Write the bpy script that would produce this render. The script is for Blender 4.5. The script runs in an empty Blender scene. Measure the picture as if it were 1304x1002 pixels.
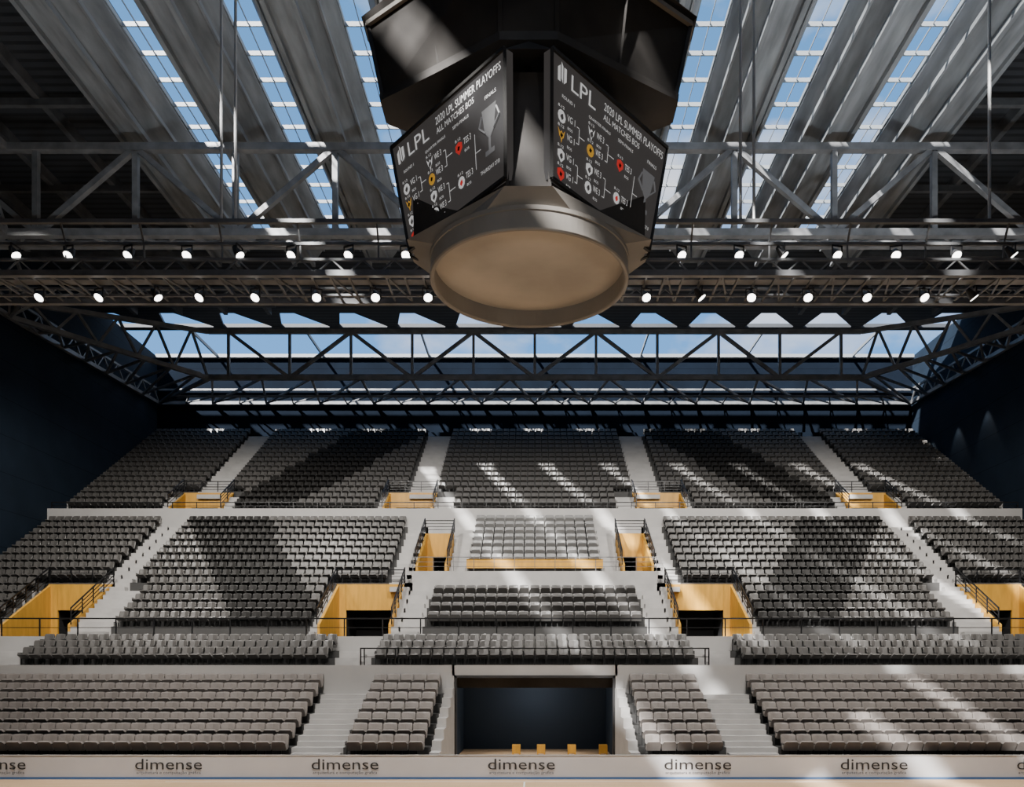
import bpy, bmesh, math, random
import numpy as np
from mathutils import Vector, Matrix
random.seed(4)
CZ=4.33
F=983.0
# ------------------------------------------------------------ materials
def mat(name,col,rough=0.6,metal=0.0,noise=0.0,nscale=3.0,emit=None,estr=0.0,bump=0.0,stretch=(1,1,1),spec=0.5):
    m=bpy.data.materials.new(name); m.use_nodes=True
    nt=m.node_tree; b=nt.nodes['Principled BSDF']
    b.inputs['Base Color'].default_value=(*col,1)
    b.inputs['Roughness'].default_value=rough
    b.inputs['Metallic'].default_value=metal
    b.inputs['Specular IOR Level'].default_value=spec
    if noise>0 or bump>0:
        tc=nt.nodes.new('ShaderNodeTexCoord'); mp=nt.nodes.new('ShaderNodeMapping')
        mp.inputs['Scale'].default_value=stretch
        n=nt.nodes.new('ShaderNodeTexNoise'); n.inputs['Scale'].default_value=nscale; n.inputs['Detail'].default_value=6
        nt.links.new(tc.outputs['Object'],mp.inputs[0]); nt.links.new(mp.outputs[0],n.inputs['Vector'])
        if noise>0:
            r=nt.nodes.new('ShaderNodeMapRange')
            r.inputs[1].default_value=0.3; r.inputs[2].default_value=0.7
            r.inputs[3].default_value=1-noise; r.inputs[4].default_value=1+noise
            nt.links.new(n.outputs[0],r.inputs[0])
            v=nt.nodes.new('ShaderNodeVectorMath'); v.operation='SCALE'
            v.inputs[0].default_value=col
            nt.links.new(r.outputs[0],v.inputs['Scale'])
            nt.links.new(v.outputs[0],b.inputs['Base Color'])
        if bump>0:
            bp=nt.nodes.new('ShaderNodeBump'); bp.inputs['Strength'].default_value=bump
            nt.links.new(n.outputs[0],bp.inputs['Height']); nt.links.new(bp.outputs[0],b.inputs['Normal'])
    if emit:
        b.inputs['Emission Color'].default_value=(*emit,1); b.inputs['Emission Strength'].default_value=estr
    return m

def stripe_mat(name,c1,c2,axis,period,duty=0.12,rough=0.6,noise=0.15,metal=0.0,spec=0.5):
    """panelled / corrugated surface: thin joint lines of c2 every `period` metres along axis"""
    m=bpy.data.materials.new(name); m.use_nodes=True; nt=m.node_tree; b=nt.nodes['Principled BSDF']
    b.inputs['Roughness'].default_value=rough; b.inputs['Metallic'].default_value=metal
    b.inputs['Specular IOR Level'].default_value=spec
    tc=nt.nodes.new('ShaderNodeTexCoord'); sp=nt.nodes.new('ShaderNodeSeparateXYZ')
    nt.links.new(tc.outputs['Object'],sp.inputs[0])
    d=nt.nodes.new('ShaderNodeMath'); d.operation='DIVIDE'; d.inputs[1].default_value=period
    nt.links.new(sp.outputs[axis],d.inputs[0])
    fr=nt.nodes.new('ShaderNodeMath'); fr.operation='FRACT'; nt.links.new(d.outputs[0],fr.inputs[0])
    lt=nt.nodes.new('ShaderNodeMath'); lt.operation='LESS_THAN'; lt.inputs[1].default_value=duty
    nt.links.new(fr.outputs[0],lt.inputs[0])
    mx=nt.nodes.new('ShaderNodeMix'); mx.data_type='RGBA'
    nt.links.new(lt.outputs[0],mx.inputs[0]); mx.inputs[6].default_value=(*c1,1); mx.inputs[7].default_value=(*c2,1)
    n=nt.nodes.new('ShaderNodeTexNoise'); n.inputs['Scale'].default_value=0.6; n.inputs['Detail'].default_value=5
    nt.links.new(tc.outputs['Object'],n.inputs['Vector'])
    r=nt.nodes.new('ShaderNodeMapRange'); r.inputs[1].default_value=0.3; r.inputs[2].default_value=0.7
    r.inputs[3].default_value=1-noise; r.inputs[4].default_value=1+noise
    nt.links.new(n.outputs[0],r.inputs[0])
    v=nt.nodes.new('ShaderNodeVectorMath'); v.operation='SCALE'
    nt.links.new(mx.outputs[2],v.inputs[0]); nt.links.new(r.outputs[0],v.inputs['Scale'])
    nt.links.new(v.outputs[0],b.inputs['Base Color'])
    return m

M_white=mat('terrace_white_concrete',(0.40,0.39,0.38),0.75,noise=0.10,nscale=1.2)
M_shadefloor=mat('seat_shade_and_portal_floor',(0.045,0.044,0.043),0.75,noise=0.10,nscale=1.2)  # dark tone stands in for shade between seat rows; also colours portal floors
M_fascia=mat('fascia_white',(0.38,0.37,0.36),0.7,noise=0.05,nscale=1.0)
M_seatD=mat('seat_dark_plastic',(0.013,0.012,0.011),0.45,spec=0.25)
M_seatL=mat('seat_grey_plastic',(0.080,0.076,0.072),0.36,spec=0.45)
M_seatV=mat('seat_vip_grey',(0.17,0.168,0.165),0.4)
M_seatB=mat('seat_lower_padded',(0.205,0.183,0.168),0.5,noise=0.12,nscale=2.0)
M_seatleg=mat('seat_leg_black',(0.012,0.012,0.012),0.5)
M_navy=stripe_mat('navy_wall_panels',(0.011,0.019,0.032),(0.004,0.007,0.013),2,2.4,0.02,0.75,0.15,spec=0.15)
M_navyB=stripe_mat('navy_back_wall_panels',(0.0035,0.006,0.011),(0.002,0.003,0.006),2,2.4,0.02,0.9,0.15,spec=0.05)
M_navyp=mat('navy_plain',(0.024,0.036,0.055),0.7,spec=0.2)
M_steel=mat('truss_grey_steel',(0.165,0.168,0.173),0.42,0.25,noise=0.3,nscale=1.5)
M_purlin=mat('purlin_grey_steel',(0.10,0.103,0.108),0.5,0.25,noise=0.3,nscale=1.5)
M_steelD=mat('dark_steel',(0.05,0.05,0.052),0.45,0.3,noise=0.2,nscale=2)
M_rod=mat('rod_light_steel',(0.5,0.5,0.5),0.4,0.2)
M_rail=mat('railing_black_steel',(0.010,0.010,0.011),0.4,0.3)
M_conc=mat('girder_concrete',(0.165,0.174,0.181),0.6,noise=0.36,nscale=1.3,stretch=(2.0,0.3,1),bump=0.1)
M_deck=stripe_mat('roof_corrugated_deck',(0.035,0.039,0.045),(0.014,0.016,0.019),1,0.5,0.4,0.6,0.15)
M_frame=mat('skylight_frame_grey',(0.20,0.215,0.225),0.5)
M_wood=mat('portal_yellow_plywood',(0.56,0.295,0.040),0.5,noise=0.14,nscale=1.2,stretch=(4,4,0.6))
M_black=mat('tunnel_black',(0.01,0.01,0.011),0.8)
M_scr=mat('screen_black',(0.02,0.02,0.021),0.35,emit=(0.082,0.074,0.071),estr=0.45)
M_txt=mat('screen_text_white',(0.5,0.5,0.5),0.5,emit=(0.8,0.8,0.8),estr=0.5)
M_red=mat('screen_icon_red',(0.4,0.02,0.02),0.5,emit=(0.8,0.05,0.04),estr=0.45)
M_gold=mat('screen_icon_gold',(0.4,0.22,0.02),0.5,emit=(0.85,0.45,0.06),estr=0.4)
M_trop=mat('screen_trophy_grey',(0.05,0.05,0.05),0.5,emit=(0.5,0.5,0.52),estr=0.18)
M_sb=mat('scoreboard_bronze_metal',(0.045,0.041,0.038),0.5,0.2,noise=0.35,nscale=0.8,spec=0.3)
M_sbdark=mat('scoreboard_dark',(0.012,0.011,0.010),0.5,0.2)
M_ring=mat('ring_painted_taupe',(0.23,0.212,0.19),0.45,0.1,noise=0.15,nscale=0.8)
M_disc=mat('ring_disc_beige',(0.42,0.385,0.335),0.7,noise=0.2,nscale=0.5)
M_lamp=mat('lamp_lens',(1,1,1),0.4,emit=(1,0.98,0.93),estr=9)
M_board=mat('barrier_white',(0.54,0.535,0.55),0.6,noise=0.04,nscale=0.7,spec=0.2)
M_logo=mat('barrier_logo_grey',(0.05,0.047,0.047),0.9,spec=0.05)
M_blue=mat('court_blue_edge',(0.08,0.15,0.28),0.45)
M_line=mat('court_line_white',(0.85,0.85,0.83),0.4)

def wood_floor():
    m=bpy.data.materials.new('court_maple'); m.use_nodes=True; nt=m.node_tree; b=nt.nodes['Principled BSDF']
    tc=nt.nodes.new('ShaderNodeTexCoord'); mp=nt.nodes.new('ShaderNodeMapping')
    mp.inputs['Rotation'].default_value=(0,0,0)
    br=nt.nodes.new('ShaderNodeTexBrick'); br.inputs['Scale'].default_value=1.0
    br.inputs['Color1'].default_value=(0.62,0.44,0.27,1); br.inputs['Color2'].default_value=(0.53,0.36,0.21,1)
    br.inputs['Mortar'].default_value=(0.3,0.2,0.12,1); br.inputs['Mortar Size'].default_value=0.004
    br.inputs['Brick Width'].default_value=1.6; br.inputs['Row Height'].default_value=0.09
    nt.links.new(tc.outputs['Object'],mp.inputs[0]); nt.links.new(mp.outputs[0],br.inputs['Vector'])
    nt.links.new(br.outputs['Color'],b.inputs['Base Color']); b.inputs['Roughness'].default_value=0.5
    b.inputs['Specular IOR Level'].default_value=0.25
    return m
M_floor=wood_floor()

# ------------------------------------------------------------ mesh builder
COL=bpy.context.scene.collection
class MB:
    def __init__(s): s.v=[]; s.f=[]; s.m=[]
    def add(s,vs,fs,m=0):
        o=len(s.v); s.v.extend([tuple(p) for p in vs]); s.f.extend([tuple(i+o for i in f) for f in fs]); s.m.extend([m]*len(fs))
    def box(s,x0,x1,y0,y1,z0,z1,m=0):
        s.add([(x0,y0,z0),(x1,y0,z0),(x1,y1,z0),(x0,y1,z0),(x0,y0,z1),(x1,y0,z1),(x1,y1,z1),(x0,y1,z1)],
              [(0,3,2,1),(4,5,6,7),(0,1,5,4),(1,2,6,5),(2,3,7,6),(3,0,4,7)],m)
    def beam(s,p0,p1,w,h=None,m=0):
        h=h or w
        p0=Vector(p0); p1=Vector(p1); d=p1-p0
        if d.length<1e-5: return
        d.normalize(); up=Vector((0,0,1)) if abs(d.z)<0.95 else Vector((0,1,0))
        a=d.cross(up).normalized()*w/2; b=d.cross(a).normalized()*h/2
        vs=[p0-a-b,p0+a-b,p0+a+b,p0-a+b,p1-a-b,p1+a-b,p1+a+b,p1-a+b]
        s.add(vs,[(0,3,2,1),(4,5,6,7),(0,1,5,4),(1,2,6,5),(2,3,7,6),(3,0,4,7)],m)
    def cyl(s,p0,p1,r,n=8,m=0,r1=None):
        r1=r if r1 is None else r1
        p0=Vector(p0); p1=Vector(p1); d=(p1-p0).normalized(); up=Vector((0,0,1)) if abs(d.z)<0.95 else Vector((0,1,0))
        a=d.cross(up).normalized(); b=d.cross(a).normalized()
        vs=[p0+(a*math.cos(t)+b*math.sin(t))*r for t in [2*math.pi*i/n for i in range(n)]]
        vs+=[p1+(a*math.cos(t)+b*math.sin(t))*r1 for t in [2*math.pi*i/n for i in range(n)]]
        fs=[(i,(i+1)%n,n+(i+1)%n,n+i) for i in range(n)]+[tuple(range(n))[::-1],tuple(range(n,2*n))]
        s.add(vs,fs,m)
    def prism_x(s,poly,x0,x1,m=0):  # poly of (y,z)
        n=len(poly)
        vs=[(x0,y,z) for y,z in poly]+[(x1,y,z) for y,z in poly]
        s.add(vs,[tuple(range(n)),tuple(range(n,2*n))[::-1]]+[(i,(i+1)%n,n+(i+1)%n,n+i) for i in range(n)],m)
    def prism_y(s,poly,y0,y1,m=0):  # poly of (x,z)
        n=len(poly)
        vs=[(x,y0,z) for x,z in poly]+[(x,y1,z) for x,z in poly]
        s.add(vs,[tuple(range(n)),tuple(range(n,2*n))[::-1]]+[(i,(i+1)%n,n+(i+1)%n,n+i) for i in range(n)],m)
    def prism_z(s,poly,z0,z1,m=0):  # poly of (x,y)
        n=len(poly)
        vs=[(x,y,z0) for x,y in poly]+[(x,y,z1) for x,y in poly]
        s.add(vs,[tuple(range(n)),tuple(range(n,2*n))[::-1]]+[(i,(i+1)%n,n+(i+1)%n,n+i) for i in range(n)],m)
    def build(s,name,mats,parent=None,smooth=False,fixn=True):
        me=bpy.data.meshes.new(name); me.from_pydata(s.v,[],s.f)
        for mm in mats: me.materials.append(mm)
        me.polygons.foreach_set('material_index',s.m)
        if smooth: me.polygons.foreach_set('use_smooth',[True]*len(s.f))
        me.update()
        if fixn and len(s.f)<60000:
            bm=bmesh.new(); bm.from_mesh(me); bmesh.ops.recalc_face_normals(bm,faces=bm.faces); bm.to_mesh(me); bm.free()
        ob=bpy.data.objects.new(name,me); COL.objects.link(ob)
        if parent: ob.parent=parent
        return ob
def empty(name):
    e=bpy.data.objects.new(name,None); COL.objects.link(e); return e

# ------------------------------------------------------------ text helper
_tc={}
def text_geo(body):
    if body in _tc: return _tc[body]
    cu=bpy.data.curves.new('t','FONT'); cu.body=body; cu.size=1; cu.resolution_u=3
    ob=bpy.data.objects.new('t',cu); COL.objects.link(ob)
    bpy.context.view_layer.update()
    me=bpy.data.meshes.new_from_object(ob.evaluated_get(bpy.context.evaluated_depsgraph_get()))
    vs=np.array([v.co[:] for v in me.vertices]); fs=[tuple(p.vertices) for p in me.polygons]
    bpy.data.objects.remove(ob); bpy.data.meshes.remove(me); bpy.data.curves.remove(cu)
    vs[:,0]-=vs[:,0].min(); vs[:,1]-=vs[:,1].min()
    _tc[body]=(vs,fs,vs[:,0].max(),vs[:,1].max()); return _tc[body]
def put_text(mb,body,fn,u0,v0,w,h,m):
    vs,fs,W,H=text_geo(body)
    mb.add([fn(u0+p[0]/W*w, v0+p[1]/H*h) for p in vs],fs,m)
def put_rect(mb,fn,u0,v0,w,h,m):
    mb.add([fn(u0,v0),fn(u0+w,v0),fn(u0+w,v0+h),fn(u0,v0+h)],[(0,1,2,3)],m)

YB=-16.0   # rear end of the hall behind the camera
# ------------------------------------------------------------ court
mb=MB(); mb.box(-34,34,YB,69.5,-0.3,0,0); mb.build('floor',[M_floor])
mb=MB()
mb.box(-33,33,29.86,29.98,0.001,0.006,0)
mb.box(-0.42,-0.36,22,29.3,0.001,0.008,1); mb.box(-14,14,29.24,29.30,0.001,0.008,1)
mb.build('court_markings',[M_blue,M_line])

# advertising barrier
par=empty('advertising_barrier')
mb=MB(); mb.box(-33.5,33.5,30.0,30.14,0.08,0.92,0); mb.box(-33.5,33.5,29.99,30.15,0.0,0.08,1); mb.box(-33.5,33.5,29.985,30.155,0.90,0.93,2)
mb.build('board',[M_board,M_blue,M_fascia,M_seatleg],par)
mb=MB()
for k in range(-4,5):
    xc=-0.52+k*6.85
    fn=lambda u,v:(xc+u,29.975,v)
    put_text(mb,'dimense',fn,-1.3,0.37,2.6,0.42,0)
    put_text(mb,'arquitetura e computação gráfica',fn,-1.25,0.17,2.5,0.14,0)
mb.build('logo_text',[M_logo],par,fixn=False)

# ------------------------------------------------------------ tiers
LOW=dict(y=30.4,z=0.69,p=0.85,r=0.40,n=7)
T2=dict(y=37.4,z=4.45,p=0.85,r=0.36,n=3)
MID=dict(y=41.9,z=6.55,p=0.85,r=0.57,n=14)
UP=dict(y=55.2,z=15.68,p=0.85,r=0.60,n=16)
ter=MB()
def rows(t,xa,xb,k0=0,k1=None,th=0.9):
    k1=t['n'] if k1 is None else k1
    for i in range(k0,k1):
        y=t['y']+i*t['p']; z=t['z']+i*t['r']
        ter.box(xa,xb,y,y+t['p']+0.02,max(0.0,z-th),z,0)
def steps(t,xa,xb,k0=0,k1=None,div=2):
    k1=t['n'] if k1 is None else k1
    for i in range(k0,k1):
        y=t['y']+i*t['p']; z=t['z']+i*t['r']
        for j in range(1,div):
            ter.box(xa,xb,y-t['p']*j/div,y+0.01,z-t['r'],z-t['r']*j/div,0)
W=33.98
for s in (1,-1):
    def R(a,b): return (a,b) if s>0 else (-b,-a)
    rows(LOW,*R(4.15,W)); steps(LOW,*R(7.8,9.75),1)
    for i in range(7):
        y=30.4+i*.85; ter.box(*R(3.78,4.16),y,y+.86,0,0.69+i*.4+0.28,0)
    ter.box(*R(3.78,4.16),36.3,36.7,0,3.95,0)
    rows(MID,*R(11.8,25.2)); rows(MID,*R(29.0,W)); rows(MID,*R(7.3,7.8)); rows(MID,*R(7.3,11.9),5); rows(MID,*R(25.1,29.1),5)
    rows(MID,*R(5.3,7.4),11); rows(MID,*R(5.3,7.4),0,5)
    steps(MID,*R(24.3,25.8),5); steps(MID,*R(7.45,8.6),5); steps(MID,*R(11.85,12.15),0,5); steps(MID,*R(23.1,25.1),0,5)
    steps(MID,*R(6.3,7.7),0,5)
    rows(UP,*R(7.3,10.9),3); rows(UP,*R(10.9,22.5)); rows(UP,*R(22.5,26.2),3); rows(UP,*R(26.2,W)); rows(UP,*R(0,7.3))
    steps(UP,*R(7.5,9.3),3); steps(UP,*R(23.4,25.1),3); steps(UP,*R(6.0,7.2),0,3); steps(UP,*R(26.3,26.8),0,3);steps(UP,*R(21.8,22.4),0,3); steps(UP,*R(11.0,11.3),0,3)
    rows(MID,*R(0,5.3),0,5); rows(MID,*R(0,5.3),7); steps(MID,*R(4.2,5.25),7)
rows(T2,-W,W)
for s in (1,-1):
    steps(T2,*( (8.5,9.7) if s>0 else (-9.7,-8.5)))
ter.box(-7.35,7.35,46.15,47.9,8.4,10.10,0)
TER=empty('grandstand')
fas=MB()
fas.box(-W,-3.78,36.35,36.62,0,4.45,0); fas.box(3.78,W,36.35,36.62,0,4.45,0); fas.box(-3.9,3.9,36.35,36.62,3.95,4.45,0)
fas.box(-W,W,36.6,37.42,4.2,4.45,0)
fas.box(-W,W,39.95,41.95,5.1,5.95,0)
fas.box(-W,W,53.8,54.1,13.6,15.42,0); fas.box(-W,W,54.05,55.3,15.0,15.42,0)
fas.build('walkway_fascia',[M_fascia],TER)

# ------------------------------------------------------------ seats
def seat_base(w=0.50,padded=False,zb=0.36,zt=0.88):
    out=[]
    def back():
        hw=w/2; z0,z1=(zb,zt)
        pts=[(-hw*0.94,z0),(hw*0.94,z0),(hw,z0+0.10),(hw,z1-0.07),(hw*0.88,z1),(0,z1+0.015),(-hw*0.88,z1),(-hw,z1-0.07),(-hw,z0+0.10)]
        th=0.10 if padded else 0.05
        def y(x,z): return 0.0+0.22*(z-z0)+0.05*(1-(x/hw)**2)
        fr=[(x,y(x,z),z) for x,z in pts]
        zc=(z0+z1)/2
        inn=[(x*0.84,y(x*0.84,z)-0.03,zc+(z-zc)*0.84) for x,z in pts]
        bk=[(x,y(x,z)+th,z) for x,z in pts]
        n=len(pts); vs=inn+fr+bk+[(0,y(0,zc)-0.03,zc)]
        fs=[]
        c=3*n
        for i in range(n):
            j=(i+1)%n
            fs.append((c,i,j)); fs.append((i,n+i,n+j,j)); fs.append((n+i,2*n+i,2*n+j,n+j))
        fs.append(tuple(2*n+i for i in range(n))[::-1])
        return vs,fs
    out.append((*back(),0))
    hw=w/2*0.94; ang=math.radians(62 if padded else 28); L=0.40; th=0.10 if padded else 0.06
    pts=[(-hw,0),(hw,0),(hw,L*0.8),(hw*0.8,L),(-hw*0.8,L),(-hw,L*0.8)]
    def P(x,l,t): return (x,-0.04-l*math.cos(ang)-t*math.sin(ang),0.36+l*math.sin(ang)-t*math.cos(ang))
    n=len(pts); vs=[P(x,l,0) for x,l in pts]+[P(x,l,th) for x,l in pts]
    out.append((vs,[tuple(range(n))[::-1],tuple(range(n,2*n))]+[(i,(i+1)%n,n+(i+1)%n,n+i) for i in range(n)],0))
    b=MB()
    b.box(-0.03,0.03,0.0,0.07,0.0,0.38,1)
    b.box(-w/2-0.035,-w/2-0.005,-0.26,0.06,0.56,0.60,1)
    b.box(-w/2-0.03,-w/2-0.01,-0.02,0.05,0.0,0.60,1)
    out.append((b.v,b.f,1))
    return out
def compile_seat(parts):
    V=[];Fc=[];Mi=[]
    for vs,fs,m in parts:
        o=len(V); V.extend(vs); Fc.extend([tuple(i+o for i in f) for f in fs]); Mi.extend([m]*len(fs))
    return np.array(V,float),Fc,Mi
S_up=compile_seat(seat_base(0.49)); S_low=compile_seat(seat_base(0.595,True,0.34,0.94)); S_vip=compile_seat(seat_base(0.60,True,.4,.95)); S_mid=compile_seat(seat_base(0.57,True))
def seat_block(name,S,places,mats):
    V,Fc,Mi=S; nv=len(V)
    allv=np.concatenate([V+np.array(p[:3]) for p in places])
    fs=[];mi=[]
    for k,p in enumerate(places):
        o=k*nv
        fs.extend([tuple(i+o for i in f) for f in Fc])
        mi.extend([ (p[3] if m==0 else len(mats)-1) for m in Mi])
    me=bpy.data.meshes.new(name); me.from_pydata(allv.tolist(),[],fs)
    for mm in mats: me.materials.append(mm)
    me.polygons.foreach_set('material_index',mi); me.update()
    ob=bpy.data.objects.new(name,me); COL.objects.link(ob); return ob
def fill(t,xa,xb,i,pitch,kindf=None,dy=0.55):
    n=max(1,int((xb-xa)/pitch)); off=(xb-xa-n*pitch)/2
    y=t['y']+i*t['p']+dy; z=t['z']+i*t['r']; res=[]
    ter.box(xa,xb,y-dy-.012,y-dy+t['p']+.01,z,z+.012,1); ter.box(xa,xb,y-dy-.012,y-dy+.001,z-t['r']+.012,z+.012,1)  # thin dark slabs on tread and riser, painting the shade under seats
    for k in range(n):
        x=xa+off+(k+.5)*pitch
        res.append((x,y,z+.012,kindf(x,y) if kindf else 0))
    return res
def lerp(a,b,t): return a+(b-a)*t
def kind_up(x,y):
    t=(y-55.8)/(68.6-55.8); ax=abs(x)
    a=lerp(16.9,9.0,t); b=lerp(21.9,15.9,t)
    return 0 if (a<ax<b) else 1
def kind_mid(x,y):
    t=(y-42.5)/(53.8-42.5); ax=abs(x)
    a=lerp(12.0,18.7,t); b=lerp(16.6,24.4,t)
    return 0 if (a<ax<b) else 1
UPM=[M_seatD,M_seatL,M_seatleg]
def two(t,hi,lo,k,kind,pitch=0.56):
    P=[]
    for i in range(t['n']):
        a,b=(lo if i<k else hi); P+=fill(t,a,b,i,pitch,kind)
    return P
for s in (1,-1):
    R=lambda a,b:(a,b) if s>0 else (-b,-a)
    seat_block('upper_tier_seat_block',S_up,two(UP,R(25.2,33.7),R(26.9,33.7),3,kind_up),UPM)
    seat_block('upper_tier_seat_block',S_up,two(UP,R(9.4,23.3),R(11.3,21.8),3,kind_up),UPM)
    seat_block('middle_tier_seat_block',S_up,two(MID,R(25.9,33.8),R(29.5,33.8),5,kind_mid),UPM)
    seat_block('middle_tier_seat_block',S_up,two(MID,R(8.7,24.2),R(12.2,23.0),5,kind_mid),UPM)
    P=[]; [P.extend(fill(T2,*R(9.9,25.5),i,0.56)) for i in range(3)]
    seat_block('balcony_seat_block',S_up,P,[M_seatL,M_seatleg])
    P=[]; [P.extend(fill(LOW,*R(9.85,33.5),i,0.62)) for i in range(7)]
    seat_block('lower_tier_seat_block',S_low,P,[M_seatB,M_seatleg])
    P=[]; [P.extend(fill(LOW,*R(4.2,7.75),i,0.62)) for i in range(7)]
    seat_block('lower_tier_seat_block',S_low,P,[M_seatB,M_seatleg])
seat_block('upper_tier_seat_block',S_up,two(UP,(-7.4,7.4),(-5.9,5.9),3,kind_up),UPM)
P=[]; [P.extend(fill(T2,-8.1,8.1,i,0.56)) for i in range(3)]
seat_block('balcony_seat_block',S_up,P,[M_seatL,M_seatleg])
P=[]; [P.extend(fill(MID,-6.1,6.1,i,0.62)) for i in range(4)]
seat_block('middle_tier_seat_block',S_mid,P,[M_seatL,M_seatleg])
P=[]; [P.extend(fill(MID,-4.1,4.1,i,0.68)) for i in range(7,14)]
seat_block('vip_seat_block',S_vip,P,[M_seatV,M_seatleg])
ter.build('seating_terrace',[M_white,M_shadefloor],TER)

# ------------------------------------------------------------ railings
def rail(mb,p0,p1,h=0.95,mids=2,post=1.6,r=0.03):
    p0=Vector(p0);p1=Vector(p1); U=Vector((0,0,h))
    mb.beam(p0+U,p1+U,r*2)
    for k in range(1,mids+1): 
        q=Vector((0,0,h*k/(mids+1))); mb.beam(p0+q,p1+q,r*1.1)
    n=max(1,round((p1-p0).length/post))
    for i in range(n+1):
        a=p0.lerp(p1,i/n); mb.beam(a,a+U,r*1.7)
mb=MB()
rail(mb,(-W+.1,40.4,5.95),(W-.1,40.4,5.95),0.95,1,2.0,.034)
mb.build('walkway_railing',[M_rail],TER)
mb=MB()
rail(mb,(-8.3,36.8,4.45),(8.3,36.8,4.45),0.8,1,1.6)
rail(mb,(-8.3,36.8,4.45),(-8.3,37.6,4.45),0.8,1); rail(mb,(8.3,36.8,4.45),(8.3,37.6,4.45),0.8,1)
rail(mb,(-25.7,36.8,4.45),(-33,36.8,4.45),0.8,1,1.6);rail(mb,(25.7,36.8,4.45),(33,36.8,4.45),0.8,1,1.6)
mb.build('balcony_railing',[M_rail],TER)
mb=MB()
rail(mb,(-W+.1,54.15,15.42),(W-.1,54.15,15.42),0.5,1,1.7,0.03)
mb.build('upper_fascia_railing',[M_rail],TER)
mb=MB()
rail(mb,(-7.3,46.25,10.1),(7.3,46.25,10.1),0.85,2,1.2,0.022)
mb.build('deck_railing',[M_steel],TER)

# ------------------------------------------------------------ portals (vomitories)
def portal(name,xl,xr,t,k,zf,dh):
    par=empty(name)
    yf=t['y']-0.02; yb=t['y']+k*t['p']; zb=t['z']+k*t['r']; zt0=t['z']+0.02
    th=0.14
    w=MB()
    poly=[(yf,zf-0.02),(yb,zf-0.02),(yb,zb-0.1),(yf,zt0+0.1)]
    w.prism_x(poly,xl,xl+th,0); w.prism_x(poly,xr-th,xr,0)
    ox0=xl+0.55; ox1=xr-0.35; zo=zf+dh
    if xl>0: ox0,ox1=xl+0.35,xr-0.55
    w.box(xl,ox0,yb-0.12,yb+0.02,zf,zb-0.1,0); w.box(ox1,xr,yb-0.12,yb+0.02,zf,zb-0.1,0); w.box(ox0-0.01,ox1+0.01,yb-0.12,yb+0.02,zo,zb-0.1,0)
    w.build('plywood_lining',[M_wood],par)
    d=MB()
    d.box(ox0,ox1,yb+2.4,yb+2.5,zf,zo,0); d.box(ox0-0.06,ox0,yb,yb+2.5,zf,zo+.05,0); d.box(ox1,ox1+0.06,yb,yb+2.5,zf,zo+.05,0); d.box(ox0,ox1,yb,yb+2.5,zo,zo+0.05,0)
    d.box(xl,xr,yf,yb,zf-0.06,zf,1); d.box(ox0,ox1,yb,yb+2.5,zf-0.06,zf,0)
    d.build('tunnel',[M_black,M_shadefloor],par)
    r=MB()
    for x in (xl-0.03,xr+0.03):
        rail(r,(x,yf,zt0+0.1),(x,yb,zb),0.9,3,1.3)
    rail(r,(xl,yb+0.05,zb-0.02),(xr,yb+0.05,zb-0.02),0.8,3,1.3)
    r.build('guard_rail',[M_rail],par)
for s in (1,-1):
    R=lambda a,b:(a,b) if s>0 else (-b,-a)
    portal('entrance_portal',*R(7.8,11.8),MID,5,5.95,1.8)
    portal('entrance_portal',*R(25.2,29.0),MID,5,5.95,1.8)
    portal('entrance_portal',*R(7.3,10.9),UP,3,15.42,0.85)
    portal('entrance_portal',*R(22.5,26.2),UP,3,15.42,0.85)
    t2=dict(y=47.0,z=10.2,p=MID['p'],r=MID['r'])
    t2['z']=MID['z']+6*MID['r']+0.5
    portal('entrance_portal',*R(5.35,7.25),t2,5,10.12,1.5)
mb=MB(); mb.box(-4.2,4.2,47.45,47.52,10.45,10.98,0); mb.box(-4.2,4.2,47.45,47.8,10.95,11.0,0)
for k in range(8): mb.box(-4.15+k*1.17,-4.08+k*1.17,47.5,47.75,10.1,10.95,1)
mb.build('commentary_desk',[M_wood,M_steelD])

# ------------------------------------------------------------ players' tunnel doorway
par=empty('door_1')
mb=MB()
mb.box(-3.9,3.9,41.0,41.1,0,4,0); mb.box(-3.86,-3.78,36.65,41,0,4,0); mb.box(3.78,3.86,36.65,41,0,4,0)
mb.box(-3.9,3.9,36.65,41.1,3.95,4.02,1); mb.box(-3.78,3.78,37.0,37.15,3.36,3.95,1)
mb.build('tunnel_room',[M_navyp,M_sb],par)
mb=MB(); mb.box(-3.80,-3.68,36.3,36.62,0,3.95,0); mb.box(3.68,3.80,36.3,36.62,0,3.95,0); mb.box(-3.8,3.8,36.3,36.62,3.85,3.97,0)
mb.build('door_frame',[M_steelD],par)
for u in (657.5,689,728,768):
    x=(u-681)*38/F
    mb=MB(); hw=.2
    for a in (-1,1):
        for b in (-1,1):
            mb.box(x+a*(hw-.03)-.03,x+a*(hw-.03)+.03,38.0+b*(hw-.03)-.03,38.0+b*(hw-.03)+.03,0,.46,0)
    mb.box(x-hw,x+hw,37.8,38.2,.46,.54,0); mb.box(x-hw+.01,x+hw-.01,37.81,37.83,.12,.46,0); mb.box(x-hw+.01,x+hw-.01,38.17,38.19,.12,.46,0)
    mb.build('wooden_box_stool',[M_wood])

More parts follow.
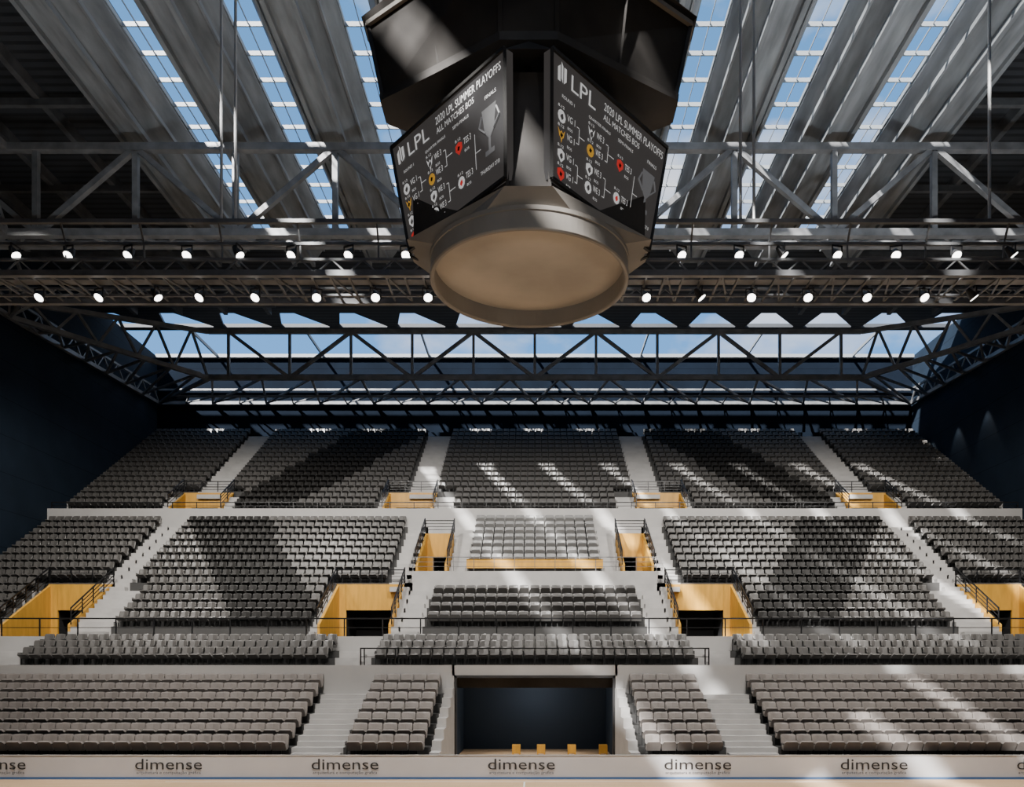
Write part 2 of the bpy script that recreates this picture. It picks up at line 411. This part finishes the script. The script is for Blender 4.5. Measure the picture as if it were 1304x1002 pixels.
# ------------------------------------------------------------ walls
RZ=28.0+CZ
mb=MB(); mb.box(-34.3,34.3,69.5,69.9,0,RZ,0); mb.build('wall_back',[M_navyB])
mb=MB(); mb.box(-34.3,-34,YB,69.9,0,RZ,0); mb.build('wall_left',[M_navy])
mb=MB(); mb.box(34,34.3,YB,69.9,0,RZ,0); mb.build('wall_right',[M_navy])
mb=MB(); mb.box(-34.3,34.3,YB-.4,YB,0,RZ+.3,0); mb.build('wall_front',[M_navy])
mb=MB(); mb.box(-W,W,68.8,69.49,24.0,25.3,0); mb.build('trim_1',[M_navyB])

# ------------------------------------------------------------ roof
SP=4.86; SH=0.69
strips=[s*(2.75+SP*k) for k in range(4) for s in (1,-1)]
Y0,Y1=YB,50.0
mb=MB()
edge=2.75+SP*3+SH
mb.box(edge,34.3,Y0,61.0,RZ,RZ+.25,0); mb.box(-34.3,-edge,Y0,61.0,RZ,RZ+.25,0)
mb.box(-edge,edge,Y1,61.0,RZ,RZ+.25,0)
x=-33.3
while x<33:
    mb.prism_z([(x,61.0),(x+3.6,61.0),(x+3.0,63.4),(x+2.2,63.4)],RZ,RZ+.25,0); x+=4.76
mb.box(-34.3,34.3,63.4,64.0,RZ-.05,RZ+.25,0)
mb.build('ceiling',[M_deck])
mb=MB()
cent=[0]+[s*(2.75+SP*(k+.5)) for k in range(4) for s in (1,-1)]
for c in cent:
    hw=(SP-2*SH)/2 if c!=0 else 2.75-SH
    b0=1.1 if c==0 else hw*.34
    poly=[(c-hw,RZ+.2),(c-hw,RZ-.2),(c-b0,RZ-1.8),(c+b0,RZ-1.8),(c+hw,RZ-.2),(c+hw,RZ+.2)]
    mb.prism_y(poly,Y0,Y1,0)
    for e in (-1,1):
        mb.box(c+e*b0-.10,c+e*b0+.10,Y0,Y1,RZ-2.05,RZ-1.78,0)
        a=Vector((c+e*hw*.72,Y0,RZ-.95)); b=Vector((c+e*hw*.72,Y1,RZ-.95)); mb.beam(a,b,.10,.22)
mb.build('roof_girders',[M_conc])
mb=MB()
for c in strips:
    y=Y0
    while y<Y1:
        mb.box(c-SH,c+SH,y-.03,y+.03,RZ-.1,RZ+.1,0); y+=1.6
    mb.box(c-.015,c+.015,Y0,Y1,RZ-.02,RZ+.05,0)
    mb.box(c-SH,c-SH+.06,Y0,Y1,RZ-.1,RZ+.1,0); mb.box(c+SH-.06,c+SH,Y0,Y1,RZ-.1,RZ+.1,0)
mb.build('skylight_frame',[M_frame])
mb=MB()
x=-28.5
while x<29:
    mb.box(x-.06,x+.06,64.0,69.5,RZ-.15,RZ+.1,0); x+=9.5
for y in (69.3,): mb.box(-34,34,y-.15,y+.15,RZ-.2,RZ+.1,0)
mb.build('rear_skylight_frame',[M_frame])
mb=MB()
for s in (1,-1):
    for x in (20.6,24.0,27.5,31.0):
        mb.box(s*x-.15,s*x+.15,Y0,60,RZ-.6,RZ,0)
for y in (2,9,16,23,30,37.3,44,51,58):
    for s in (1,-1):
        a,b=(19.5,33.98) if s>0 else (-33.98,-19.5)
        mb.box(a,b,y-.12,y+.12,RZ-.9,RZ-.55,0)
mb.build('roof_purlins',[M_purlin])

# ------------------------------------------------------------ trusses
def truss_x(mb,y,zb,zt,k0,k1,bay,w,flip=0,wv=None):
    wv=wv or w*.75
    x0,x1=k0*bay,k1*bay
    mb.beam((x0,y,zb),(x1,y,zb),w,w); mb.beam((x0,y,zt),(x1,y,zt),w,w)
    for k in range(k0,k1+1):
        x=k*bay; mb.beam((x,y,zb),(x,y,zt),wv)
        if k<k1:
            if (k+flip)%2==0: mb.beam((x,y,zb),(x+bay,y,zt),wv)
            else: mb.beam((x,y,zt),(x+bay,y,zb),wv)
def zigzag(mb,a0,a1,b0,b1,n,w):
    a0,a1,b0,b1=map(Vector,(a0,a1,b0,b1))
    for i in range(n):
        t0,t1,tm=i/n,(i+1)/n,(i+.5)/n
        mb.beam(a0.lerp(a1,t0),b0.lerp(b1,tm),w); mb.beam(b0.lerp(b1,tm),a0.lerp(a1,t1),w)
mb=MB(); bay=4.78
zb,zt=20.8+CZ,24.9+CZ
truss_x(mb,37,zb,zt,-7,7,bay,.34,1)
mb.beam((-W,38.0,zb),(W,38.0,zb),.3); mb.beam((-W,36.2,zb+.1),(W,36.2,zb+.1),.15)
zigzag(mb,(-W,37,zb),(W,37,zb),(-W,38,zb),(W,38,zb),28,.1)
mb.build('roof_truss',[M_steel])
mb=MB()
truss_x(mb,14,zb+1,zt+.6,-7,7,bay,.34,1); mb.build('roof_truss',[M_steel])
mb=MB(); zb,zt=22.5+CZ,26.1+CZ
bay2=4.76
RT=empty('rear_roof_truss')
mb.beam((-25.4,60,zb),(25.4,60,zb),.3); mb.beam((-25.4,60,zt),(25.4,60,zt),.3)
for k in range(-5,6):
    x=k*bay2; mb.beam((x,60,zb),(x,60,zt),.2)
    if k<5:
        if k%2: mb.beam((x,60,zt),(x+bay2,60,zb),.24)
        else: mb.beam((x,60,zb),(x+bay2,60,zt),.24)
mb.beam((-27,62.2,zb+1.0),(27,62.2,zb+1.0),.2)
zigzag(mb,(-25.4,60,zb),(25.4,60,zb),(-27,62.2,zb+1),(27,62.2,zb+1),22,.12)
mb.build('main_span',[M_steel],RT)
mb=MB()
zw=23.7+CZ
mb.beam((-33.7,69.2,zw),(33.7,69.2,zw),.28); mb.beam((-30,64.6,zb+.2),(30,64.6,zb+.2),.16)
mb.beam((-33.7,69.2,zw+1.2),(33.7,69.2,zw+1.2),.16)
zigzag(mb,(-33.7,69.2,zw),(33.7,69.2,zw),(-27,60,zb),(27,60,zb),14,.16)
zigzag(mb,(-33.7,69.2,zw),(33.7,69.2,zw),(-30,64.6,zb+.2),(30,64.6,zb+.2),28,.1)
for s in (1,-1):
    c0=(s*25.4,60,zb); c1=(s*33.7,49.5,zb); t0=(s*25.4,60,zt); t1=(s*33.7,49.5,zb+1.0)
    mb.beam(c0,c1,.3); mb.beam(t0,t1,.3); zigzag(mb,c0,c1,t0,t1,5,.16)
    d0=(s*26.6,61.5,zb+.9); d1=(s*33.7,52.5,zb+.6); mb.beam(d0,d1,.2); zigzag(mb,c0,c1,d0,d1,8,.12)
    wv0=(s*33.7,69.2,zw); wv1=(s*33.7,49.5,zb)
    mb.beam(wv0,wv1,.28); mb.beam((s*33.7,69.2,zw+1.2),(s*33.7,49.5,zb+1.2),.16)
    zigzag(mb,wv0,wv1,c0,c1,7,.15)
    mb.beam(wv0,c0,.22); zigzag(mb,wv0,wv1,(s*33.7,69.2,zw+1.2),(s*33.7,49.5,zb+1.2),10,.1)
    e0=(s*33.7,49.5,zb); e1=(s*33.7,10,zb); g0=(s*30.2,46,zb-.2); g1=(s*30.2,10,zb-.2)
    mb.beam(e0,e1,.28); mb.beam(g0,g1,.28); zigzag(mb,e0,e1,g0,g1,12,.14)
    mb.beam((s*30.2,46,zb+2.4),(s*30.2,10,zb+2.4),.28); zigzag(mb,g0,g1,(s*30.2,46,zb+2.4),(s*30.2,10,zb+2.4),10,.16)
    mb.beam(g0,c1,.2)
mb.build('perimeter_lattice',[M_steel],RT)
mb=MB()
for s in (1,-1):
    x=s*4.78*5.3
    z0,z1=20.8+CZ,24.9+CZ
    mb.beam((x,10,z0),(x,37,z0),.3); mb.beam((x,10,z1),(x,37,z1),.3)
    zigzag(mb,(x,10,z0),(x,37,z0),(x,10,z1),(x,37,z1),5,.22)
mb.build('side_truss',[M_steel])

# ------------------------------------------------------------ lighting gantry
gz=12.6+CZ
mb=MB()
for y in (24.7,26.6): 
    mb.beam((-30,y,gz),(30,y,gz),.16,.18); mb.beam((-30,y,gz+.45),(30,y,gz+.45),.08)
    x=-30
    while x<30: 
        mb.beam((x,y,gz),(x+.5,y,gz+.45),.045); mb.beam((x+.5,y,gz+.45),(x+1,y,gz),.045); x+=1.0
mb.beam((-30,25.3,gz+.05),(30,25.3,gz+.05),.34,.05)
mb.beam((-30,26.1,gz-.02),(30,26.1,gz-.02),.08)
x=-30;k=0
while x<=30:
    mb.beam((x,24.7,gz),(x,26.6,gz),.06)
    if k%3==0: mb.beam((x,24.7,gz),(x+.6,26.6,gz),.05)
    x+=.6;k+=1
pz=13.55+CZ
mb.beam((-30,24.7,pz),(30,24.7,pz),.09); mb.beam((-30,24.4,14.1+CZ),(30,24.4,14.1+CZ),.12)
x=-30
while x<=30: mb.beam((x,24.7,gz+.4),(x,24.7,pz),.05); mb.beam((x,24.4,14.1+CZ),(x,24.7,pz),.05); x+=2.5
GN=empty('lighting_gantry')
mb.build('catwalk',[M_steel],GN)
mb=MB()
for u in (282,300,943,960,1260):
    x=(u-681)*24.4/F; mb.cyl((x,24.4,14.1+CZ),(x,24.4,RZ-1.7),.05,8)
mb.build('suspension_rods',[M_rod],GN)
fx=MB()
d=Vector((0,-.6,-.8)).normalized()
a=Vector((0,0,-.30))
fx.cyl(a-d*.22,a,.10,14,0,.15); fx.cyl(a-d*.34,a-d*.22,.06,14,0,.10); fx.cyl(a,a+d*.03,.165,14,0,.165); fx.cyl(a+d*.031,a+d*.036,.14,14,1)
fx.box(-.19,-.16,-.02,.02,-.32,.0,0); fx.box(.16,.19,-.02,.02,-.32,0,0); fx.box(-.19,.19,-.02,.02,-.03,0,0); fx.box(-.03,.03,-.03,.03,-.02,.06,0)
f0=fx.build('stage_spotlight',[M_steelD,M_lamp])
me=f0.data; bpy.data.objects.remove(f0)
def fixture(x,y,z,rz=0):
    o=bpy.data.objects.new('stage_spotlight',me); o.location=(x,y,z); o.rotation_euler=(0,0,rz); COL.objects.link(o)
for u in (20,87,163,238,305,371,444,517,868,941,998,1066,1141,1218,1290):
    fixture((u-681)*24.7/F,24.7,pz-.05,random.uniform(-.5,.5) if u not in (20,305,998,1290) else 1.4)
for u in (50,126,201,254,325,403,478,545,823,893,957,1029,1104,1177,1240):
    fixture((u-681)*25.6/F,25.6,gz-.02,random.uniform(-.5,.5) if u not in (201,893,1240) else 1.5)

# ------------------------------------------------------------ scoreboard
SX,SY=-.13,18.5
par=empty('hanging_scoreboard')
def loft(mb,secs,m=0,cap0=True,cap1=True):
    n=len(secs[0][0]); vs=[]
    for pts,z in secs: vs+=[(SX+x,SY+y,CZ+z) for x,y in pts]
    fs=[]
    for k in range(len(secs)-1):
        for i in range(n):
            j=(i+1)%n; fs.append((k*n+i,k*n+j,(k+1)*n+j,(k+1)*n+i))
    if cap0: fs.append(tuple(range(n))[::-1])
    if cap1: fs.append(tuple(range((len(secs)-1)*n,len(secs)*n)))
    mb.add(vs,fs,m)
def octo(c,a,b):
    return [(-c,-a),(c,-a),(b,-c),(b,c),(c,a),(-c,a),(-b,c),(-b,-c)]
mb=MB()
loft(mb,[(octo(.44,2.38,2.7),9.98),(octo(.44,2.42,2.75),12.4),(octo(.44,2.3,2.4),12.45)],0)
def circ8(r): return [(r*math.cos(t),r*math.sin(t)) for t in [math.radians(-112.5+45*i) for i in range(8)]]
loft(mb,[(circ8(2.36),9.66),(octo(.50,2.5,2.85),9.98)],2)
loft(mb,[(octo(.44,1.9,2.0),12.3),(octo(.44,1.9,2.0),13.6)],1)
def hexa(x,fx_,fy): return [(-fx_,-fy),(fx_,-fy),(x,-.35),(x,.35),(fx_,fy),(-fx_,fy),(-x,.35),(-x,-.35)]
H0=(hexa(3.42,.6,2.05),13.35); H1=(hexa(3.78,.6,2.6),15.1)
loft(mb,[H0,H1,(hexa(3.95,.6,2.9),15.3)],0,True,True)
loft(mb,[(hexa(3.5,.62,2.15),13.30),(hexa(3.52,.62,2.15),13.48)],0)
loft(mb,[(octo(.5,2.7,3.2),15.2),(octo(.5,2.7,3.2),18.2)],0)
def W3(p,z): return (SX+p[0]*1.004,SY+p[1]*1.004,CZ+z)
for i in range(8):
    j=(i+1)%8
    mb.beam(W3(H0[0][i],H0[1]),W3(H1[0][i],H1[1]),.09,.09,0)
    mb.beam(W3(H1[0][i],H1[1]),W3(H1[0][j],H1[1]),.14,.10,2)
    mb.beam(W3(H0[0][i],H0[1]),W3(H0[0][j],H0[1]),.12,.10,0)
    a=Vector(W3(H0[0][i],H0[1])); b=Vector(W3(H0[0][j],H0[1])); c=Vector(W3(H1[0][i],H1[1])); e=Vector(W3(H1[0][j],H1[1]))
    if (a-b).length>1.5: mb.beam(a.lerp(b,.5),c.lerp(e,.5),.05,.05,0)
for sx in (-1,1):
    mb.beam((SX+sx*.44,SY-2.42,CZ+10.0),(SX+sx*.44,SY-2.52,CZ+12.5),.07,.07,0)
mb.add([(SX-.5,SY-2.9,CZ+12.5),(SX+.5,SY-2.9,CZ+12.5),(SX,SY-2.6,CZ+12.9),(SX-.5,SY-1.9,CZ+12.9),(SX+.5,SY-1.9,CZ+12.9)],[(0,1,2),(0,2,3),(1,4,2),(2,4,3),(0,3,4,1)],0)
mb.build('body',[M_sb,M_sbdark,M_ring],par)
mb=MB(); n=96
def ringsec(r,z): return [(SX+r*math.cos(2*math.pi*i/n),SY+r*math.sin(2*math.pi*i/n),CZ+z) for i in range(n)]
prof=[(2.26,9.62),(2.26,9.20),(2.29,9.17),(2.35,9.17),(2.37,9.20),(2.37,9.24),(2.345,9.25),(2.345,9.58),(2.37,9.59),(2.37,9.68),(2.2,9.70)]
vs=[];fs=[]
for r,z in prof: vs+=ringsec(r,z)
for k in range(len(prof)-1):
    for i in range(n):
        j=(i+1)%n; fs.append((k*n+i,k*n+j,(k+1)*n+j,(k+1)*n+i))
mb.add(vs,fs,0)
mb.add(ringsec(2.27,9.60)+[(SX,SY,CZ+9.60)],[(i,(i+1)%n,n) for i in range(n)],1)
mb.build('ring_band',[M_ring,M_disc],par)
def screen(bl,br,tr,tl,nm):
    bl,br,tr,tl=[Vector((SX+p[0],SY+p[1],CZ+p[2])) for p in (bl,br,tr,tl)]
    nrm=(br-bl).cross(tl-bl).normalized()
    def fn(u,v,o=.015):
        p=bl*(1-u)*(1-v)+br*u*(1-v)+tr*u*v+tl*(1-u)*v
        return tuple(p+nrm*o)
    s=MB()
    fr=[fn(0,0,0),fn(1,0,0),fn(1,1,0),fn(0,1,0)]; bk=[fn(0,0,-.22),fn(1,0,-.22),fn(1,1,-.22),fn(0,1,-.22)]
    s.add(fr+bk,[(0,1,2,3),(4,7,6,5),(0,4,5,1),(1,5,6,2),(2,6,7,3),(3,7,4,0)],0)
    for (u0,v0,u1,v1) in ((0,0,1,0),(1,0,1,1),(1,1,0,1),(0,1,0,0)):
        s.beam(fn(u0,v0,.01),fn(u1,v1,.01),.07,.07,1)
    T=lambda b,u,v,w,h,m=2: put_text(s,b,fn,u,v,w,h,m)
    s.add([fn(.045,.80),fn(.065,.80),fn(.065,.93),fn(.045,.90)],[(0,1,2,3)],2)
    s.add([fn(.072,.83),fn(.085,.80),fn(.085,.93),fn(.072,.96)],[(0,1,2,3)],2)
    s.add([fn(.092,.80),fn(.112,.83),fn(.112,.93),fn(.092,.93)],[(0,1,2,3)],2)
    T('LPL',.15,.80,.20,.125)
    T('2020 LPL SUMMER PLAYOFFS',.42,.865,.55,.065)
    T('ALL MATCHES BO5',.42,.785,.33,.05)
    T('ROUND 1',.08,.69,.10,.026); T('QUARTER FINALS',.30,.70,.19,.026); T('SEMI-FINALS',.56,.71,.14,.026); T('FINALS',.84,.73,.09,.03)
    def team(u,v,ic,t='EDG  3',sh=0):
        T('8.12',u+.0,v+.085,.05,.022)
        if sh==0: out=[(0,.01),(.03,-.035),(.06,.01),(.06,.055),(.03,.075),(0,.055)]
        elif sh==1: out=[(.03+.032*math.cos(q*math.pi/5),.02+.052*math.sin(q*math.pi/5)) for q in range(10)]
        else: out=[(0,.075),(.012,.01),(.022,.0),(.03,-.04),(.038,0),(.048,.01),(.06,.075),(.042,.04),(.03,.06),(.018,.04)]
        s.add([fn(u+a,v+b) for a,b in out]+[fn(u+.03,v+.015)],[(i,(i+1)%len(out),len(out)) for i in range(len(out))],ic)
        if ic==2:
            s.add([fn(u+.016,v+.012,.02),fn(u+.03,v-.012,.02),fn(u+.044,v+.012,.02),fn(u+.038,v+.045,.02),fn(u+.022,v+.03,.02)],[(0,1,2,3,4)],(3 if t[0]=='T' else 0))
        else: s.add([fn(u+.018,v+.012,.02),fn(u+.032,v+.0,.02),fn(u+.042,v+.03,.02),fn(u+.024,v+.042,.02)],[(0,1,2,3)],1)
        T(t,u+.075,v+.02,.065,.052)
        T('BO5',u+.08,v-.045,.04,.022)
    for v,ic,sh in ((.52,2,1),(.37,4,2),(.21,2,0),(.06,3,0)): team(.05,v,ic,'VG 1',sh)
    for a,b in ((.10,.24),(.42,.55)):
        put_rect(s,fn,.225,a,.004,b-a,2); put_rect(s,fn,.225,(a+b)/2,.05,.006,2)
        put_rect(s,fn,.205,a,.02,.006,2); put_rect(s,fn,.205,b,.02,.006,2)
    for v,ic,sh in ((.57,2,2),(.43,4,1),(.27,2,0),(.12,2,1)): team(.30,v,ic,'WE 3',sh)
    for a,b in ((.15,.31),(.46,.60)):
        put_rect(s,fn,.48,a,.004,b-a,2); put_rect(s,fn,.48,(a+b)/2,.06,.006,2)
        put_rect(s,fn,.46,a,.02,.006,2); put_rect(s,fn,.46,b,.02,.006,2)
    for v,ic,sh in ((.50,3,0),(.21,2,1)): team(.57,v,ic,'TES 3',sh)
    put_rect(s,fn,.74,.24,.004,.29,2); put_rect(s,fn,.74,.37,.05,.006,2)
    s.add([fn(.81,.66),fn(.83,.47),fn(.87,.40),fn(.91,.47),fn(.93,.66)],[(0,1,2,3,4)],5)
    put_rect(s,fn,.860,.32,.020,.09,5); put_rect(s,fn,.83,.28,.08,.04,5)
    for a0,a1 in (((.81,.62),(.785,.54)),((.785,.54),(.835,.47)),((.93,.62),(.955,.54)),((.955,.54),(.905,.47))):
        s.beam(fn(*a0),fn(*a1),.03,.03,5)
    T('THURSDAY 27.8',.78,.16,.17,.03)
    s.build(nm,[M_scr,M_sbdark,M_txt,M_red,M_gold,M_trop],par,fixn=False)
for rot in (0,1):
    k=-1 if rot else 1
    q=lambda x,y,z:(x*k,y*k,z)
    screen(q(-2.85,-.12,9.93),q(-.47,-2.50,10.15),q(-.47,-2.95,12.48),q(-3.28,-.12,12.36),'screen_left')
    screen(q(.47,-2.50,10.15),q(2.85,-.12,9.93),q(3.28,-.12,12.36),q(.47,-2.95,12.48),'screen_right')
    screen(q(-3.45,-.12,15.38),q(-.6,-3.0,15.38),q(-.6,-3.4,17.9),q(-3.85,-.12,17.9),'screen_upper_left')
    screen(q(.6,-3.0,15.38),q(3.45,-.12,15.38),q(3.85,-.12,17.9),q(.6,-3.4,17.9),'screen_upper_right')
mb=MB()
for x in (-1.6,1.6):
    for y in (-1.4,1.4): mb.cyl((SX+x,SY+y,CZ+18.1),(SX+x,SY+y,RZ-.9),.05,8)
mb.build('hoist_cables',[M_steelD],par)

# ------------------------------------------------------------ lights
def look(ob,tgt):
    ob.rotation_euler=(Vector(tgt)-ob.location).to_track_quat('-Z','Y').to_euler()
def spot(name,loc,tgt,power,ang,size=.3,col=(1,.95,.88),blend=.6):
    l=bpy.data.lights.new(name,'SPOT'); l.energy=power; l.spot_size=math.radians(ang); l.spot_blend=blend; l.shadow_soft_size=size; l.color=col
    o=bpy.data.objects.new(name,l); o.location=loc; COL.objects.link(o); look(o,tgt); return o
for x in (-24,-12,0,12,24):
    spot('stand_key_light',(x,34.0,24.6),(x*1.05,50,9),16500,95,.6)  # unseen sources added under the truss to light the stands from above
for x in (-22,-8,8,22):
    spot('stand_key_light',(x,25.7,16.4),(x*1.1,34,2),6000,95,.4,(1,.94,.87))
for x in (-10,10):
    spot('court_lamp',(x,24,16.0),(x*.8,22,0),8000,120,.5)
for x in (-5,5):
    spot('scoreboard_fill',(x,5,9),(0,18,14.2),800,40,.4,(1,.96,.91))  # added fill without a fixture, brightens the scoreboard from the camera side
for x,p in ((-18,1700),(-6,1400),(7,3000),(18,5000)):
    spot('roof_fill',(x,27.5,18.0),(x*1.05,30,32),p,150,.5,(.86,.93,1.0),.8)  # added cool fill lifting the roof underside, no uplighter modelled
for y in (58,62,66):
    spot('wall_washer',(33.4,y,24.4),(33.9,y,20),220,60,.1)
pl=bpy.data.lights.new('tunnel_fill','POINT'); pl.energy=110; pl.shadow_soft_size=.3  # invisible point light added to lift the dark tunnel room
po=bpy.data.objects.new('tunnel_fill',pl); po.location=(0,38.8,3.2); COL.objects.link(po)
sun=bpy.data.lights.new('sun','SUN'); sun.energy=26; sun.angle=math.radians(1.3); sun.color=(1,.98,.95)
so=bpy.data.objects.new('sun',sun); COL.objects.link(so); so.rotation_euler=Vector((.72,1.0,-1)).to_track_quat('-Z','Y').to_euler()

# ------------------------------------------------------------ world
w=bpy.data.worlds.new('sky'); bpy.context.scene.world=w; w.use_nodes=True; nt=w.node_tree
bg=nt.nodes['Background']
tc=nt.nodes.new('ShaderNodeTexCoord'); sp=nt.nodes.new('ShaderNodeSeparateXYZ'); nt.links.new(tc.outputs['Generated'],sp.inputs[0])
rp=nt.nodes.new('ShaderNodeValToRGB'); nt.links.new(sp.outputs[2],rp.inputs[0])
e=rp.color_ramp.elements; e[0].position=0.0; e[0].color=(.62,.64,.66,1); e[1].position=.8; e[1].color=(.09,.26,.56,1)
e2=rp.color_ramp.elements.new(.3); e2.color=(.15,.40,.85,1)
mp=nt.nodes.new('ShaderNodeMapping'); mp.inputs['Scale'].default_value=(1,1,2.2); nt.links.new(tc.outputs['Generated'],mp.inputs[0])
nz=nt.nodes.new('ShaderNodeTexNoise'); nz.inputs['Scale'].default_value=4.5; nz.inputs['Detail'].default_value=7; nt.links.new(mp.outputs[0],nz.inputs['Vector'])
ad=nt.nodes.new('ShaderNodeMath'); ad.operation='MULTIPLY_ADD'; ad.inputs[1].default_value=.25; nt.links.new(sp.outputs[0],ad.inputs[0]); nt.links.new(nz.outputs[0],ad.inputs[2])
cr=nt.nodes.new('ShaderNodeMapRange'); cr.inputs[1].default_value=.50; cr.inputs[2].default_value=.72; nt.links.new(ad.outputs[0],cr.inputs[0])
mx=nt.nodes.new('ShaderNodeMix'); mx.data_type='RGBA'; nt.links.new(cr.outputs[0],mx.inputs[0]); nt.links.new(rp.outputs[0],mx.inputs[6]); mx.inputs[7].default_value=(.85,.9,1,1)
nt.links.new(mx.outputs[2],bg.inputs['Color']); bg.inputs['Strength'].default_value=1.45

# ------------------------------------------------------------ camera
cam=bpy.data.cameras.new('camera'); co=bpy.data.objects.new('camera',cam); COL.objects.link(co)
co.location=(0,0,CZ); co.rotation_euler=(math.radians(90),0,0)
cam.sensor_width=36; cam.sensor_fit='HORIZONTAL'; cam.lens=F/1304*36
cam.shift_x=-(681-652)/1304; cam.shift_y=(850-501)/1304; cam.clip_end=500
bpy.context.scene.camera=co
